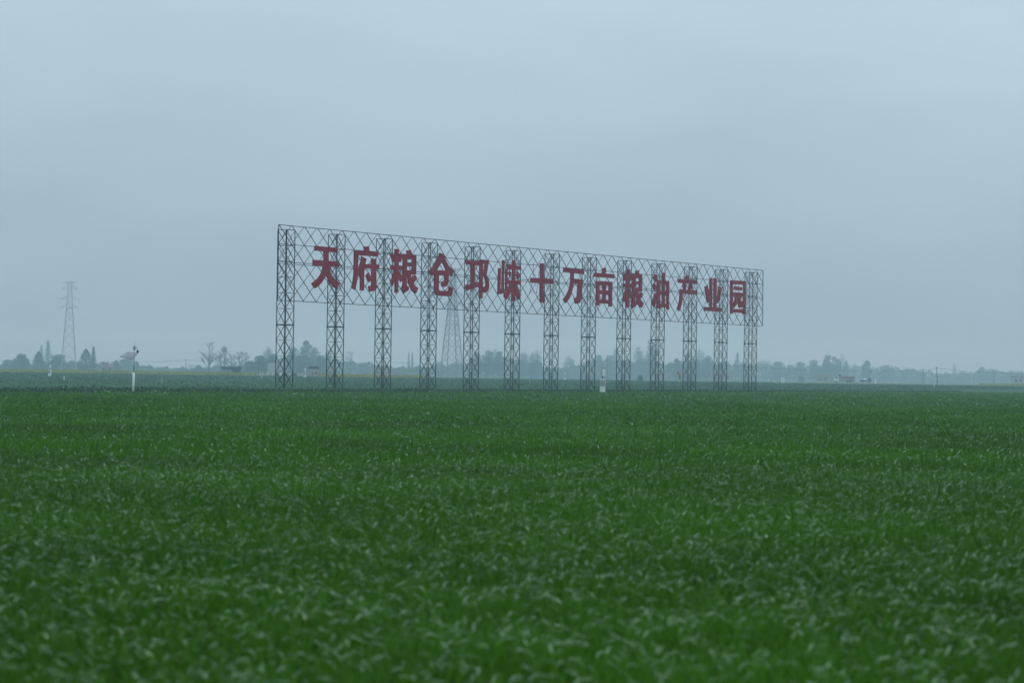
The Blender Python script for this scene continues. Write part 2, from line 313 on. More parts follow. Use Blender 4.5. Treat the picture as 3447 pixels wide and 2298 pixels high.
# letters: strokes of bent sheet metal, each stroke a few millimetres proud of the one before
LET = [[[425,1927,871,1925,871,1860,426,1862],[606,1868,700,1868,703,1737,611,1737],[394,1739,919,1742,921,1668,394,1665],[598,1668,573,1598,547,1552,507,1509,447,1465,373,1426,433,1361,503,1391,577,1448,617,1496,650,1549,683,1599,708,1664],[681,1663,717,1664,730,1615,763,1557,822,1505,885,1475,952,1453,901,1412,888,1368,811,1397,741,1451,699,1499,650,1549,635,1597]],[[1419,1970,1525,1983,1539,1906,1433,1905],[1222,1908,1728,1917,1725,1852,1223,1843],[1223,1901,1301,1898,1306,1701,1302,1562,1285,1487,1252,1374,1177,1403,1204,1474,1223,1567,1227,1697],[1383,1834,1480,1807,1453,1745,1426,1688,1405,1659,1357,1583,1336,1563,1300,1580,1305,1655,1333,1693,1363,1764],[1355,1657,1435,1735,1434,1614,1433,1372,1360,1371,1359,1564],[1459,1737,1747,1744,1746,1676,1458,1677],[1587,1818,1681,1818,1672,1756,1683,1743,1690,1485,1694,1425,1684,1403,1652,1378,1555,1360,1528,1439,1582,1443,1596,1463,1591,1528,1594,1668,1581,1780],[1527,1625,1590,1542,1580,1518,1529,1488,1471,1579]],[[2079,1977,2163,1977,2166,1694,2166,1533,2162,1369,2097,1366,2092,1691],[1976,1893,2052,1906,2088,1842,2089,1785,2034,1792,2018,1848],[2183,1921,2261,1894,2208,1797,2163,1817],[1997,1750,2242,1752,2240,1690,1996,1691],[2073,1699,2155,1694,2149,1627,2095,1534,2038,1458,1992,1520,2032,1574,2070,1656],[2170,1675,2261,1603,2266,1556,2218,1523,2157,1599],[2336,1969,2430,1980,2443,1908,2357,1908],[2263,1912,2548,1911,2548,1852,2264,1844],[2461,1861,2548,1863,2547,1639,2464,1639],[2331,1805,2466,1807,2467,1749,2332,1749],[2333,1697,2469,1697,2470,1637,2339,1637],[2264,1856,2345,1860,2342,1731,2345,1474,2387,1475,2394,1423,2280,1365,2243,1427,2267,1489,2264,1727],[2366,1642,2436,1645,2441,1588,2449,1576,2492,1518,2534,1482,2599,1455,2552,1377,2506,1394,2452,1426,2406,1495,2382,1552],[2489,1628,2523,1632,2573,1594,2547,1564,2496,1518,2449,1574,2475,1601]],[[3074,1978,3176,1957,3165,1922,3128,1862,3086,1811,3033,1738,2980,1689,2904,1642,2852,1707,2924,1759,2985,1820,3037,1886,3063,1936],[3129,1959,3180,1950,3209,1895,3249,1843,3306,1787,3414,1739,3360,1653,3284,1694,3228,1740,3168,1815,3128,1862],[2971,1725,3283,1735,3285,1664,2965,1662],[2965,1679,3066,1664,3063,1469,3067,1452,3087,1439,3290,1442,3298,1469,3304,1509,3396,1488,3378,1399,3355,1371,3331,1367,3034,1366,3003,1375,2975,1403,2966,1456],[3197,1670,3288,1689,3287,1567,3274,1532,3242,1504,3203,1495,3148,1492,3132,1570,3185,1574,3197,1587]],[[3695,1905,4003,1908,4003,1842,3700,1840],[3807,1847,3900,1843,3903,1574,3814,1561],[3689,1545,3795,1558,4010,1608,4013,1536,3863,1497,3753,1473,3724,1460,3690,1497],[4019,1929,4091,1930,4094,1624,4095,1364,4017,1361,4020,1666],[4040,1931,4234,1930,4208,1821,4184,1719,4212,1675,4239,1616,4251,1562,4242,1506,4209,1470,4168,1450,4117,1447,4094,1527,4132,1524,4158,1544,4172,1581,4164,1627,4140,1671,4112,1716,4133,1790,4143,1868,4041,1866]],[[4474,1830,4530,1828,4524,1453,4464,1446],[4567,1950,4625,1948,4608,1723,4609,1509,4563,1508,4565,1739],[4472,1502,4624,1512,4625,1461,4468,1437],[4646,1831,4695,1833,4696,1499,4654,1497],[4815,1963,4878,1963,4890,1931,4888,1707,4892,1362,4853,1342,4810,1345,4816,1611,4817,1797],[4692,1889,5005,1883,5002,1824,4690,1819],[4720,1774,4757,1792,4783,1726,4759,1706],[4940,1803,5009,1757,4958,1689,4916,1737],[4648,1662,5030,1665,5023,1603,4645,1601],[4761,1599,4831,1602,4818,1532,4757,1450,4678,1368,4619,1412,4625,1487,4694,1490,4724,1523],[4878,1600,4933,1600,4954,1542,4991,1497,5035,1449,4982,1377,4930,1420,4888,1521]],[[5519,1951,5622,1952,5615,1761,5616,1552,5624,1467,5637,1354,5533,1352,5522,1501,5525,1691],[5282,1720,5868,1728,5866,1651,5280,1645]],[[6136,1913,6684,1908,6684,1836,6128,1845],[6330,1845,6406,1839,6402,1654,6378,1586,6338,1502,6298,1447,6203,1369,6129,1426,6197,1472,6262,1552,6302,1612,6321,1699],[6374,1757,6647,1757,6648,1684,6384,1683],[6532,1694,6648,1699,6627,1620,6614,1547,6614,1464,6598,1410,6560,1382,6518,1373,6459,1370,6428,1459,6482,1464,6507,1494,6513,1591]],[[7181,1948,7280,1973,7294,1902,7259,1875,7199,1877],[6957,1877,7527,1876,7527,1810,6958,1810],[7024,1750,7468,1754,7467,1693,7026,1686],[7024,1739,7111,1734,7116,1364,7037,1361],[7378,1732,7469,1741,7467,1359,7385,1359],[7203,1702,7291,1697,7293,1459,7205,1460],[7099,1608,7393,1612,7395,1548,7100,1544],[7102,1462,7397,1465,7394,1402,7104,1399]],[[7889,1970,7972,1974,7966,1683,7962,1361,7888,1361,7889,1708],[7785,1885,7846,1906,7892,1844,7890,1790,7812,1786],[7977,1898,8056,1902,8013,1786,7972,1802],[7780,1748,8055,1749,8053,1685,7782,1683],[7868,1688,7962,1683,7947,1610,7876,1493,7824,1449,7778,1494,7801,1554,7848,1633],[7980,1638,8055,1596,8052,1541,8016,1516,7960,1592],[8129,1958,8222,1972,8237,1906,8147,1902],[8056,1909,8326,1908,8328,1846,8057,1838],[8246,1851,8327,1850,8329,1629,8247,1631],[8129,1793,8254,1796,8251,1739,8130,1738],[8127,1688,8252,1691,8249,1628,8129,1631],[8057,1843,8140,1846,8135,1690,8128,1470,8174,1472,8184,1417,8061,1353,8026,1418,8053,1486,8057,1687],[8152,1631,8220,1634,8226,1570,8247,1539,8290,1499,8379,1447,8331,1369,8276,1388,8216,1432,8177,1513,8155,1581],[8287,1623,8308,1624,8359,1580,8285,1517,8243,1557,8258,1594]],[[8710,1935,8783,1882,8776,1822,8721,1805,8660,1881],[8692,1790,8774,1724,8712,1652,8642,1746],[8709,1624,8773,1612,8758,1533,8705,1398,8641,1426,8664,1525],[8780,1838,8861,1839,8868,1375,8791,1374],[8784,1838,9142,1838,9139,1777,8786,1771],[9060,1834,9139,1835,9140,1369,9078,1366],[8929,1966,9003,1967,8994,1855,9004,1448,8941,1446],[8848,1666,9072,1671,9074,1605,8850,1604],[8853,1462,9077,1465,9079,1400,8855,1397]],[[9651,1950,9747,1962,9764,1882,9658,1882],[9419,1890,9997,1892,9995,1824,9420,1822],[9584,1822,9659,1825,9657,1730,9644,1706,9586,1708,9581,1746,9553,1787],[9775,1825,9846,1819,9834,1756,9818,1717,9746,1715,9741,1752,9762,1791],[9480,1718,9999,1718,9976,1666,9936,1646,9477,1649],[9476,1704,9560,1698,9559,1556,9539,1479,9488,1388,9454,1351,9395,1399,9442,1462,9471,1552]],[[10415,1948,10503,1952,10499,1739,10506,1445,10427,1444,10420,1736],[10551,1949,10637,1950,10632,1744,10635,1447,10556,1446,10549,1741],[10259,1794,10350,1817,10418,1639,10420,1543,10348,1523,10323,1597],[10719,1821,10817,1791,10778,1692,10698,1526,10633,1546,10676,1649],[10249,1453,10819,1453,10818,1385,10246,1385]],[[11097,1940,11618,1945,11617,1881,11098,1872],[11097,1933,11178,1932,11179,1364,11101,1363],[11536,1933,11618,1936,11616,1368,11540,1367],[11170,1449,11548,1452,11545,1389,11172,1388],[11223,1841,11492,1836,11490,1777,11219,1778],[11182,1735,11514,1738,11509,1672,11184,1670],[11269,1676,11351,1674,11333,1599,11297,1524,11222,1468,11178,1515,11233,1586],[11370,1674,11442,1675,11439,1564,11468,1555,11477,1600,11535,1582,11537,1518,11489,1484,11441,1480,11374,1485,11362,1576]]]
for polys in LET:
    b = MB()
    for i, p in enumerate(polys):
        pts = [(p[j] / 100, p[j + 1] / 100) for j in range(0, len(p), 2)]
        b.prism(pts, -.17, -.36 - .004 * i)
    o = b.build('letter', 'red', sign)
    xs = [q for p in polys for q in p[0::2]]; zs = [q for p in polys for q in p[1::2]]
    for z in (zm + .13, ZT - .25 * (ZT - ZB)):
        MB().bar((min(xs) / 100 + .3, -.1, z), (max(xs) / 100 - .3, -.1, z), .06).build('fixing_rail', 'steel', o)

# ------------------------------------------------------------------ pylons
def pylon(name, loc, rz, H, base, waist, top, zw, arms, m, wd):
    r = empty(name, loc, rz)
    def half(z): return (base + (waist - base) * z / zw if z < zw else waist + (top - waist) * (z - zw) / (H - zw)) / 2
    C4 = [(-1, -1), (1, -1), (1, 1), (-1, 1)]
    def P(i, z): q = half(z); return (C4[i][0] * q, C4[i][1] * q, z)
    for i in range(4):
        b = MB(); b.bar(P(i, 0), P(i, zw), .26 * wd); b.bar(P(i, zw), P(i, H), .2 * wd); b.build('leg', m, r)
        f = MB(); q = P(i, 0); f.box(q[0] - .5, q[0] + .5, q[1] - .5, q[1] + .5, -.6, .25); f.build('footing', 'concrete', r)
    b = MB()
    lev = [5.6]
    while lev[-1] < zw - 1: lev.append(min(zw, lev[-1] + max(2.2, half(lev[-1]) * 1.75)))
    z = zw
    while z < H - .8: z += 2.1; lev.append(min(z, H))
    for i in range(4):
        j = (i + 1) % 4
        p, q = P(i, 5.6), P(j, 5.6); mid = tuple((p[t] + q[t]) / 2 for t in range(3))
        b.bar(P(i, 5.6), P(j, 5.6), .13 * wd); b.bar(P(i, .1), mid, .14 * wd); b.bar(P(j, .1), mid, .14 * wd)
        for k in range(len(lev) - 1):
            z0, z1 = lev[k], lev[k + 1]; ww = (.12 if z0 < zw else .1) * wd
            b.bar(P(i, z0), P(j, z1), ww); b.bar(P(j, z0), P(i, z1), ww)
            if z0 >= zw or k % 2: b.bar(P(i, z0), P(j, z0), .09 * wd)
            if z0 < zw:                                  # redundant members
                zc = (z0 + z1) / 2; c = [(P(i, zc)[t] + P(j, zc)[t]) / 2 for t in range(3)]
                for s_ in (i, j): b.bar(P(s_, zc), [(P(s_, z0)[t] * .5 + c[t] * .5) for t in range(3)], .07 * wd)
    b.build('lattice_body', m, r)
    for z, L, up in arms:
        q = half(z)
        for s in (-1, 1):
            a = MB(); zt2 = z + up
            for y in (-1, 1):
                a.bar((s * q, y * q, z), (s * L, 0, z), .12 * wd); a.bar((s * half(zt2), y * half(zt2), zt2), (s * L, 0, z + .1), .11 * wd)
            for t in (.25, .5, .75):
                x = s * (q + (L - q) * t); a.bar((x, q * (1 - t), z), (x, -q * (1 - t), z), .07 * wd)
                a.bar((x, q * (1 - t), z), (s * (q + (L - q) * (t - .25)), 0, z + up * (1 - t + .25)), .07 * wd)
            ar = a.build('cross_arm', m, r)
            if up > 0:
                n = MB(); n.lathe([(.05, 0), (.16, -.2), (.08, -.5), (.16, -.8), (.08, -1.1), (.16, -1.4), (.05, -1.7)], (s * (L - .3), 0, z), 8); n.build('insulator', 'grey', ar)
    return r
d = 900; p = ground(1520, d)
PY = pylon('power_pylon', (p.x, p.y, gzf(p.x, p.y) - .1), math.radians(24), 45.6, 7.6, 2.75, 1.35, 30.5,
           [(45.2, 4.0, -1.0), (39.9, 4.6, 1.9), (33.8, 5.5, 2.1), (30.2, 4.8, 2.0)], 'galv', 1.2)
tag(PY, 'tall pale galvanised lattice power pylon seen through the sign behind its fourth tower', 'pylon', 'power pylons')
d = 1300; p = ground(230, d)
p2 = pylon('power_pylon', (p.x, p.y, p.z), math.radians(14), 54.0, 9.0, 3.5, 1.8, 38.3,
           [(53.5, 3.5, -1.1), (49.6, 4.8, 1.9), (43.3, 5.8, 2.0), (38.4, 5.2, 2.0)], 'galv', 1.0)
tag(p2, 'faint far lattice power pylon rising alone above the trees on the left', 'pylon', 'power pylons')

# ------------------------------------------------------------------ field instruments
def place(px, d): p = ground(px, d); return p
# camera pole with a solar panel
d = 203; p = ground(449, d); cpx = empty('camera_pole', p, 0); k = M_PX(d) * .12755
tag(cpx, 'white camera pole with tilted solar panel and black dome camera standing at the field edge', 'camera pole')
o = MB().tube((0, 0, 0), (.02, 0, 2.2), .105, n=12).build('pole', 'white', cpx, smooth=True)
MB().tube((.02, 0, 2.2), (.05, 0, 3.9), .05, n=10).build('upper_pole', 'grey', cpx, smooth=True)
b = MB(); cx, zc = -.46, 3.72
c4 = [(-1.30, .1, 3.60), (-.02, -.1, 3.50), (.28, .5, 3.98), (-.70, .75, 4.05)]
c4 = [Vector(q) for q in c4]; nn = Vector((0.05, -.1, .06))
b.add([*c4, *[q + Vector((0, 0, .045)) for q in c4]], [(0, 3, 2, 1), (4, 5, 6, 7), (0, 1, 5, 4), (1, 2, 6, 5), (2, 3, 7, 6), (3, 0, 4, 7)])
sp_ = b.build('solar_panel', 'solar', cpx)
b = MB()
for i in range(4): b.bar(c4[i] + Vector((0, 0, .02)), c4[(i + 1) % 4] + Vector((0, 0, .02)), .055)
b.build('panel_frame', 'grey', sp_)
b = MB(); b.bar((.03, 0, 3.35), (-.75, .35, 3.72), .05); b.bar((.03, 0, 3.7), (.1, .3, 3.8), .05); b.build('bracket', 'grey', cpx)
MB().tube((.05, 0, 3.9), (.05, 0, 4.95), .018).build('antenna', 'galv', cpx)
MB().lathe([(.07, 4.28), (.12, 4.32), (.12, 4.58), (.06, 4.66)], (.05, 0, 0)).build('signal_box', 'grey', cpx)
b = MB(); b.bar((.1, 0, 4.5), (.36, 0, 4.49), .04); b.bar((.36, 0, 4.49), (.36, 0, 4.25), .035); arm = b.build('camera_arm', 'grey', cpx)
MB().lathe([(.03, 4.0), (.09, 4.03), (.115, 4.1), (.115, 4.17), (.08, 4.24), (.03, 4.27)], (.36, 0, 0)).build('dome_camera', 'black', cpx, smooth=True)
MB().box(-.15, -.08, -.2, -.1, 2.0, 2.25).build('junction_box', 'white', cpx)
# white weather cabinets with a smaller box and wind cups above
def cabinet(px, d, label, cups=True, sc=1.0, plinth=0):
    p = ground(px, d); r = empty('weather_cabinet', p, math.radians(-6)); r.scale = (sc,) * 3
    tag(r, label, 'weather station', 'white weather cabinets standing in the fields')
    if plinth: r.location.z += plinth; MB().box(-.42, .42, -.4, .4, -plinth, -.003).build('plinth', 'concrete', r)
    ca = MB().box(-.33, .33, -.3, .3, 0, 1.62).build('cabinet', 'white', r)
    b = MB(); b.box(-.3, .3, -.315, -.302, .72, 1.52); b.build('cabinet_door', 'grey', ca); M  # recessed pale grey door
    MB().box(-.35, .35, -.32, .32, 1.622, 1.68).build('cabinet_lid', 'white', ca)
    MB().tube((-.03, 0, 1.68), (-.03, 0, 2.05), .06, n=8).build('neck', 'black', r)
    MB().tube((.19, 0, 1.68), (.19, 0, 2.05), .045, n=8).build('rod', 'grey', r)
    b = MB(); b.lathe([(.2, 2.05), (.24, 2.07), (.24, 2.86), (.2, 2.9)], (.1, 0, 0), 10); b.build('sensor_housing', 'white', r)
    b = MB(); b.box(-.24, -.15, -.12, .12, 2.05, 2.85); b.build('side_plate', 'grey', r)
    if cups:
        b = MB(); b.tube((.02, 0, 2.9), (.02, 0, 3.25), .03)
        for a in (0, 120, 240):
            q = (.02 + .3 * math.cos(math.radians(a + 10)), .3 * math.sin(math.radians(a + 10)), 3.12)
            b.tube((.02, 0, 3.05), q, .018); b.lathe([(.03, -.07), (.08, -.03), (.085, .05), (.05, .08)], q, 8)
        b.build('wind_cups', 'grey', r)
    return r
cabinet(2029, 282, 'white weather cabinet with wind cups in front of the eighth tower, nearest of its kind', plinth=.5)
cabinet(167, 560, 'small white weather cabinet far off at the left edge below the round trees', False)
cabinet(1026, 690, 'small white weather cabinet beside the hut with the dark rounded roof', False)
cabinet(1901, 860, 'tiny pale weather cabinet with wind cups just right of the seventh tower')
# insect lamp
d = 450; p = ground(2285, d); r = empty('insect_lamp', p, 0); r.scale = (1.42,) * 3; k = M_PX(d) * .0765; z0 = 1301
tag(r, 'yellow insect trap lamp with grey box on a thin pole left of the eleventh tower', 'insect lamp')
b = MB(); b.tube((0, 0, 0), (0, 0, 2.66), .035, n=8); b.build('pole', 'grey', r)
MB().lathe([(.05, 2.16), (.2, 2.1), (.2, 2.07), (.05, 2.05)], (.16, 0, 0)).build('lamp_cap', 'yellow', r)
b = MB()
for a in range(0, 360, 60): b.box(.16 + .13 * math.cos(math.radians(a)) - .022, .16 + .13 * math.cos(math.radians(a)) + .022, .13 * math.sin(math.radians(a)) - .022, .13 * math.sin(math.radians(a)) + .022, 1.45, 2.05)
b.lathe([(.035, 1.45), (.035, 2.05)], (.16, 0, 0), 8); b.build('lamp_grid', 'yellow', r)
MB().lathe([(.05, 1.2), (.06, 1.24), (.2, 1.42), (.2, 1.45)], (.16, 0, 0)).build('funnel', 'cargo', r)
MB().box(-.22, -.01, -.12, .12, 2.0, 2.33).build('battery_box', 'cargo', r)
b = MB(); b.add([(-.42, -.2, 2.5), (-.14, -.2, 2.58), (-.14, .2, 2.62), (-.42, .2, 2.54), (-.42, -.2, 2.53), (-.14, -.2, 2.61), (-.14, .2, 2.65), (-.42, .2, 2.57)], [(0, 3, 2, 1), (4, 5, 6, 7), (0, 1, 5, 4), (1, 2, 6, 5), (2, 3, 7, 6), (3, 0, 4, 7)])
b.bar((-.15, 0, 2.58), (0, 0, 2.5), .03); b.build('solar_panel', 'solar', r)
b = MB(); b.box(.04, .26, -.15, .15, 2.84, 2.87); b.bar((0, 0, 2.66), (.1, 0, 2.85), .03); b.build('rain_plate', 'white', r)
# white marker posts
posts = [(215.5, 430, 1263, 'white', 'short white marker post in the green field left of the camera pole'),
         (545, 345, 1270, 'grey', 'thin grey marker post in dark weeds right of the camera pole'),
         (880, 560, 1262, 'white', 'faint white marker post before the white panelled cabin'),
         (1783, 560, 1278, 'white', 'white marker post in the green field between sixth and seventh towers'),
         (1819, 760, 1273, 'white', 'shorter white marker post just left of the seventh tower'),
         (2713, 690, 1287, 'yellow', 'short yellowish marker post right of the sign in the far field'),
         (3145, 610, 1287, 'white', 'white marker post standing before the leaning utility pole'),
         (3021, 800, 1291, 'white', 'tiny white marker post right of the small blue truck'),
         (3161, 780, 1291, 'white', 'tiny white marker post just right of the leaning utility pole'),
         (2528, 880, 1254, 'white', 'tall white marker post seen through the last tower of the sign'),
         (2506, 880, 1262, 'white', 'white marker post left of the last tower of the sign')]
for px, d, ty, m, lab in posts:
    p = ground(px, d); zt = at(px, ty, d).z; hh = max(.35, zt - p.z)
    r = empty('marker_post', p); tag(r, lab, 'post', 'marker posts in the fields')
    MB().box(-.07, .07, -.07, .07, 0, hh - .1).build('post', m, r)
    MB().add([(-.085, -.085, hh - .1), (.085, -.085, hh - .1), (.085, .085, hh - .1), (-.085, .085, hh - .1), (0, 0, hh)], [(3, 2, 1, 0), (0, 1, 4), (1, 2, 4), (2, 3, 4), (3, 0, 4)]).build('cap', m, r)

# ------------------------------------------------------------------ farm buildings
def at_ground(name, px, d, rz=0): return empty(name, ground(px, d), rz)
d = 840; k = M_PX(d); r = at_ground('open_shed', 779, d, .05)
tag(r, 'dark roofed open farm shed on posts at the edge of the yellow field', 'shed')
zb = lambda py, px=779, d=840: at(px, py, d).z - ground(px, d).z
b = MB(); b.prism([(-4.0, zb(1234)), (4.0, zb(1234)), (4.0, zb(1236)), (3.6, zb(1242.5)), (-3.3, zb(1243.5)), (-4.0, zb(1236.5))], -2.5, 2.5); b.build('roof', 'darkroof', r)
for x in (-3.5, -2.6, -1.6, -.9, .2, 1.2, 2.4, 3.4):
    for y in (-2.2, 2.2):
        b = MB(); b.box(x - .08, x + .08, y - .08, y + .08, 0, zb(1243)); b.build('post', 'darkroof', r)
MB().box(.3, 3.2, -1.9, 2.0, .4, zb(1243)).build('dark_wall', 'darkroof', r)  # plain dark block standing as the wall in the shed's right half
d = 800; r = at_ground('panelled_cabin', 916, d, -.1)
zb = lambda py, px=916, d=800: at(px, py, d).z - ground(px, d).z
tag(r, 'white panelled cabin with seam lines left of the first lattice tower', 'cabin')
b = MB()
for i in range(4):
    x = -1.5 + i * .76; b.box(x, x + .73, -1.2, 1.2, .45, zb(1222.5))
wl = b.build('wall_panels', 'panel', r)
MB().box(-1.46, 1.46, -1.1, 1.1, .35, zb(1223.5)).build('frame', 'grey', r)
MB().box(-1.62, 1.62, -1.35, 1.35, zb(1222.3), zb(1221.3)).build('roof', 'panel', r)
for x in (-1.2, 1.2):
    MB().box(x - .15, x + .15, -1.0, 1.0, 0, .4).build('support', 'concrete', r)
d = 790; r = at_ground('round_roof_hut', 1055, d, .08)
zb = lambda py, px=1055, d=790: at(px, py, d).z - ground(px, d).z
tag(r, 'small grey hut with dark rounded roof between first and second towers', 'hut')
b = MB(); b.box(-1.75, 1.75, -1.6, 1.6, 0, zb(1240)); wl = b.build('wall', 'plaster', r)
rf = [(-2.0, zb(1241)), (2.05, zb(1241)), (2.15, zb(1237)), (1.7, zb(1233.5)), (.3, zb(1231.8)), (-1.3, zb(1233)), (-2.1, zb(1237))]
MB().prism(rf, -1.9, 1.9).build('roof', 'darkroof', r)
MB().box(-.6, .1, -1.64, -1.6, .1, 1.6).build('door', 'cargo', r)
MB().box(.6, 1.2, -1.64, -1.6, .8, 1.4).build('window', 'window', r)
# yard clutter: pale pillars, boards and dark crates
def clutter(name, px, d, w_, h_, dp, m, lab, cat, grp=None, kind='box'):
    r = at_ground(name, px, d, random.uniform(-.1, .1)); tag(r, lab, cat, grp)
    if kind == 'pillar':
        MB().box(-w_ / 2, w_ / 2, -dp / 2, dp / 2, 0, h_).build('shaft', m, r)
        MB().box(-w_ * .65, w_ * .65, -dp * .65, dp * .65, h_, h_ + .14).build('cap', 'plaster', r)
    else:
        MB().box(-w_ / 2, w_ / 2, -dp / 2, dp / 2, .1, h_).build('body', m, r)
        MB().box(-w_ * .53, w_ * .53, -dp * .53, dp * .53, h_, h_ + .08).build('lid', 'darkroof' if m != 'white' else 'grey', r)
        MB().box(-w_ * .48, w_ * .48, -dp * .48, dp * .48, 0, .1).build('base', 'concrete', r)
G = 'pale pillars in the farm yard'
for px, lab in ((1007, 'left one of two cream gate pillars beside the rounded roof hut'), (1016.5, 'right one of two cream gate pillars beside the rounded roof hut'), (977, 'single cream pillar seen through the first tower'),
                (851, 'yellowish pillar nearest the dark open shed'), (875, 'cream pillar left of the white panelled cabin, outer one'), (884, 'cream pillar left of the white panelled cabin, inner one'), (899, 'cream pillar under the left side of the white cabin'), (917, 'cream pillar under the right side of the white cabin')):
    clutter('gate_pillar', px, 770, .42, 1.35, .42, 'cream', lab, 'pillar', G, 'pillar')
for px, w_, h_, m, lab in ((860, 1.6, .9, 'plaster', 'low brownish crate heap right of the dark open shed'), (932, 1.3, 1.0, 'darkroof', 'dark low bin right of the white cabin'), (945, .7, 1.3, 'white', 'small white tank seen through the first tower'),
                           (960, 1.4, .9, 'darkroof', 'dark low bin seen through the right side of the first tower'), (990, 1.7, 1.1, 'darkroof', 'dark low bin left of the cream gate pillars'), (1031, 1.0, 1.0, 'plaster', 'low grey bin against the rounded roof hut')):
    clutter('storage_bin', px, 780, w_, h_, 1.0, m, lab, 'bin', 'bins in the farm yard')
def house(px, d, w_, h_, dp, rh, lab, rz=0, m='whitewall', nw=3):
    r = at_ground('farmhouse', px, d, rz); tag(r, lab, 'house', 'far pale farmhouses')
    MB().box(-w_ / 2, w_ / 2, -dp / 2, dp / 2, 0, h_).build('wall', m, r)
    b = MB(); q = dp / 2 + .4; x = w_ / 2 + .3
    b.add([(-x, -q, h_), (x, -q, h_), (x, q, h_), (-x, q, h_), (-x, 0, h_ + rh), (x, 0, h_ + rh)], [(3, 2, 1, 0), (0, 1, 5, 4), (2, 3, 4, 5), (1, 2, 5), (3, 0, 4)]); b.build('roof', 'tile', r)
    for i in range(nw):
        xx = -w_ / 2 + w_ * (i + .5) / nw
        wn = MB().box(xx - .5, xx + .5, -dp / 2 - .03, -dp / 2 - .003, h_ * .4, h_ * .78).build('window', 'window', r)
        f = MB(); f.bar((xx, -dp / 2 - .05, h_ * .4), (xx, -dp / 2 - .05, h_ * .78), .06); f.build('frame', 'white', wn)
    MB().box(-.45, .45, -dp / 2 - .04, -dp / 2 - .004, 0, 2.0).build('door', 'grey', r)
house(2424, 1180, 11, 3.0, 6, 1.5, 'pale low farmhouse seen through the eleventh and twelfth towers', .1)
house(2768, 1150, 6.5, 3.0, 6, 1.2, 'white low farmhouse left of the dump truck', -.1, nw=2)
house(3424, 1250, 5.5, 4.6, 5, 1.2, 'pale farmhouse among trees at the far right edge', .05, nw=2)
house(2230, 1250, 10, 3.0, 6, 1.4, 'faint low farmhouse between the ninth and tenth towers', .1)
house(360, 1050, 6.0, 2.6, 5, 1.2, 'small grey farmhouse left of the camera pole behind yellow blossom', .1, 'plaster', 2)
house(1290, 1250, 9.0, 4.5, 6, 1.8, 'faint farmhouse roof between the second and third towers', -.05, 'plaster', 3)
G = 'white gate posts on the far road'
for px, lab in ((2631.5, 'left one of a pair of white gate posts before dark trees'), (2638.5, 'right one of a pair of white gate posts before dark trees'), (2947, 'white gate post right of the small blue truck')):
    r = at_ground('gate_post', px, 900); tag(r, lab, 'gate post', G)
    MB().box(-.25, .25, -.25, .25, 0, 2.3).build('shaft', 'white', r); MB().box(-.33, .33, -.33, .33, 2.3, 2.45).build('cap', 'grey', r)

# ------------------------------------------------------------------ road bank and vehicles
bx = np.linspace(120, 420, 61); vs = []
RB = 1010
for x in bx:
    y = RB + .1 * (x - 150); zz = gzf(x, y)
    for dy, dz in ((-6, -.1), (-3, .42), (5, .42), (9, -.1)): vs.append((x, y + dy, zz + dz + .05 * math.sin(x * .7)))
fs = [(4 * i + j, 4 * i + 4 + j, 4 * i + 5 + j, 4 * i + 1 + j) for i in range(60) for j in range(3)]
tag(quads('road_bank', np.array(vs), np.array(fs), ['road']), kind='structure')
def wheel(parent, x, y, z, rad):
    b = MB(); n = 16
    b.tube((x, y - .14, z), (x, y + .14, z), rad, n=n); t = b.build('wheel', 'rubber', parent)
    MB().tube((x, y - .16, z), (x, y + .16, z), rad * .5, n=10).build('rim', 'grey', t)
d = 985
p = ground(2843, d); r = empty('dump_truck', (p.x, p.y, p.z + .42), .06)
tag(r, 'brown grey dump truck with white cab facing left on the far road', 'truck')
MB().box(-4.2, 4.3, -.45, .45, .65, .9).build('chassis', 'black', r)
ca = MB().prism([(-4.7, .55), (-2.85, .55), (-2.85, 2.7), (-4.2, 2.7), (-4.65, 1.75)], -1.15, 1.15).build('cab', 'white', r)
MB().box(-4.3, -3.3, -1.17, -1.152, 1.7, 2.45).build('side_window', 'window', ca)
MB().prism([(-4.62, 1.85), (-4.21, 2.66), (-4.25, 2.68), (-4.67, 1.86)], -1.0, 1.0).build('windscreen', 'window', ca)
MB().box(-4.75, -4.66, -1.1, 1.1, .5, .85).build('bumper', 'grey', ca)
cg = MB().box(-2.7, 4.4, -1.2, 1.2, 1.0, 2.75).build('cargo_box', 'cargo', r)
MB().box(-2.6, 3.1, -1.23, -1.202, 1.02, 1.55).build('side_board', 'cargolight', cg)
b = MB()
for x in np.linspace(-2.5, 4.2, 8): b.box(x - .05, x + .05, -1.26, -1.2, 1.0, 2.75)
b.build('ribs', 'cargo', cg)
MB().prism([(-2.75, 2.75), (-1.75, 2.75), (-2.0, 3.35), (-2.25, 3.72), (-2.7, 3.62)], -.9, .9).build('tarpaulin_roll', 'darkroof', cg)
for x in (-3.8, 1.6, 3.0):
    for y in (-1.0, 1.0): wheel(r, x, y, .5, .5)
p = ground(2914, d); r = empty('flatbed_truck', (p.x, p.y, p.z + .42), .06)
tag(r, 'small blue flatbed truck with pale load behind the dump truck', 'truck')
MB().box(-2.4, 2.0, -.35, .35, .5, .68).build('chassis', 'black', r)
ca = MB().prism([(1.0, .5), (2.55, .5), (2.6, 1.15), (2.2, 1.95), (1.0, 1.95)], -.85, .85).build('cab', 'blue', r)
MB().box(1.2, 2.1, -.87, -.852, 1.2, 1.8).build('side_window', 'window', ca)
b = MB(); b.box(-2.5, .9, -.9, .9, .7, .82); b.box(-2.5, .9, -.9, -.84, .82, 1.35); b.box(-2.5, .9, .84, .9, .82, 1.35); b.box(-2.5, -2.44, -.84, .84, .82, 1.35); b.build('flatbed', 'blue', r)
for x in (-1.5, 1.7):
    for y in (-.75, .75): wheel(r, x, y, .36, .36)
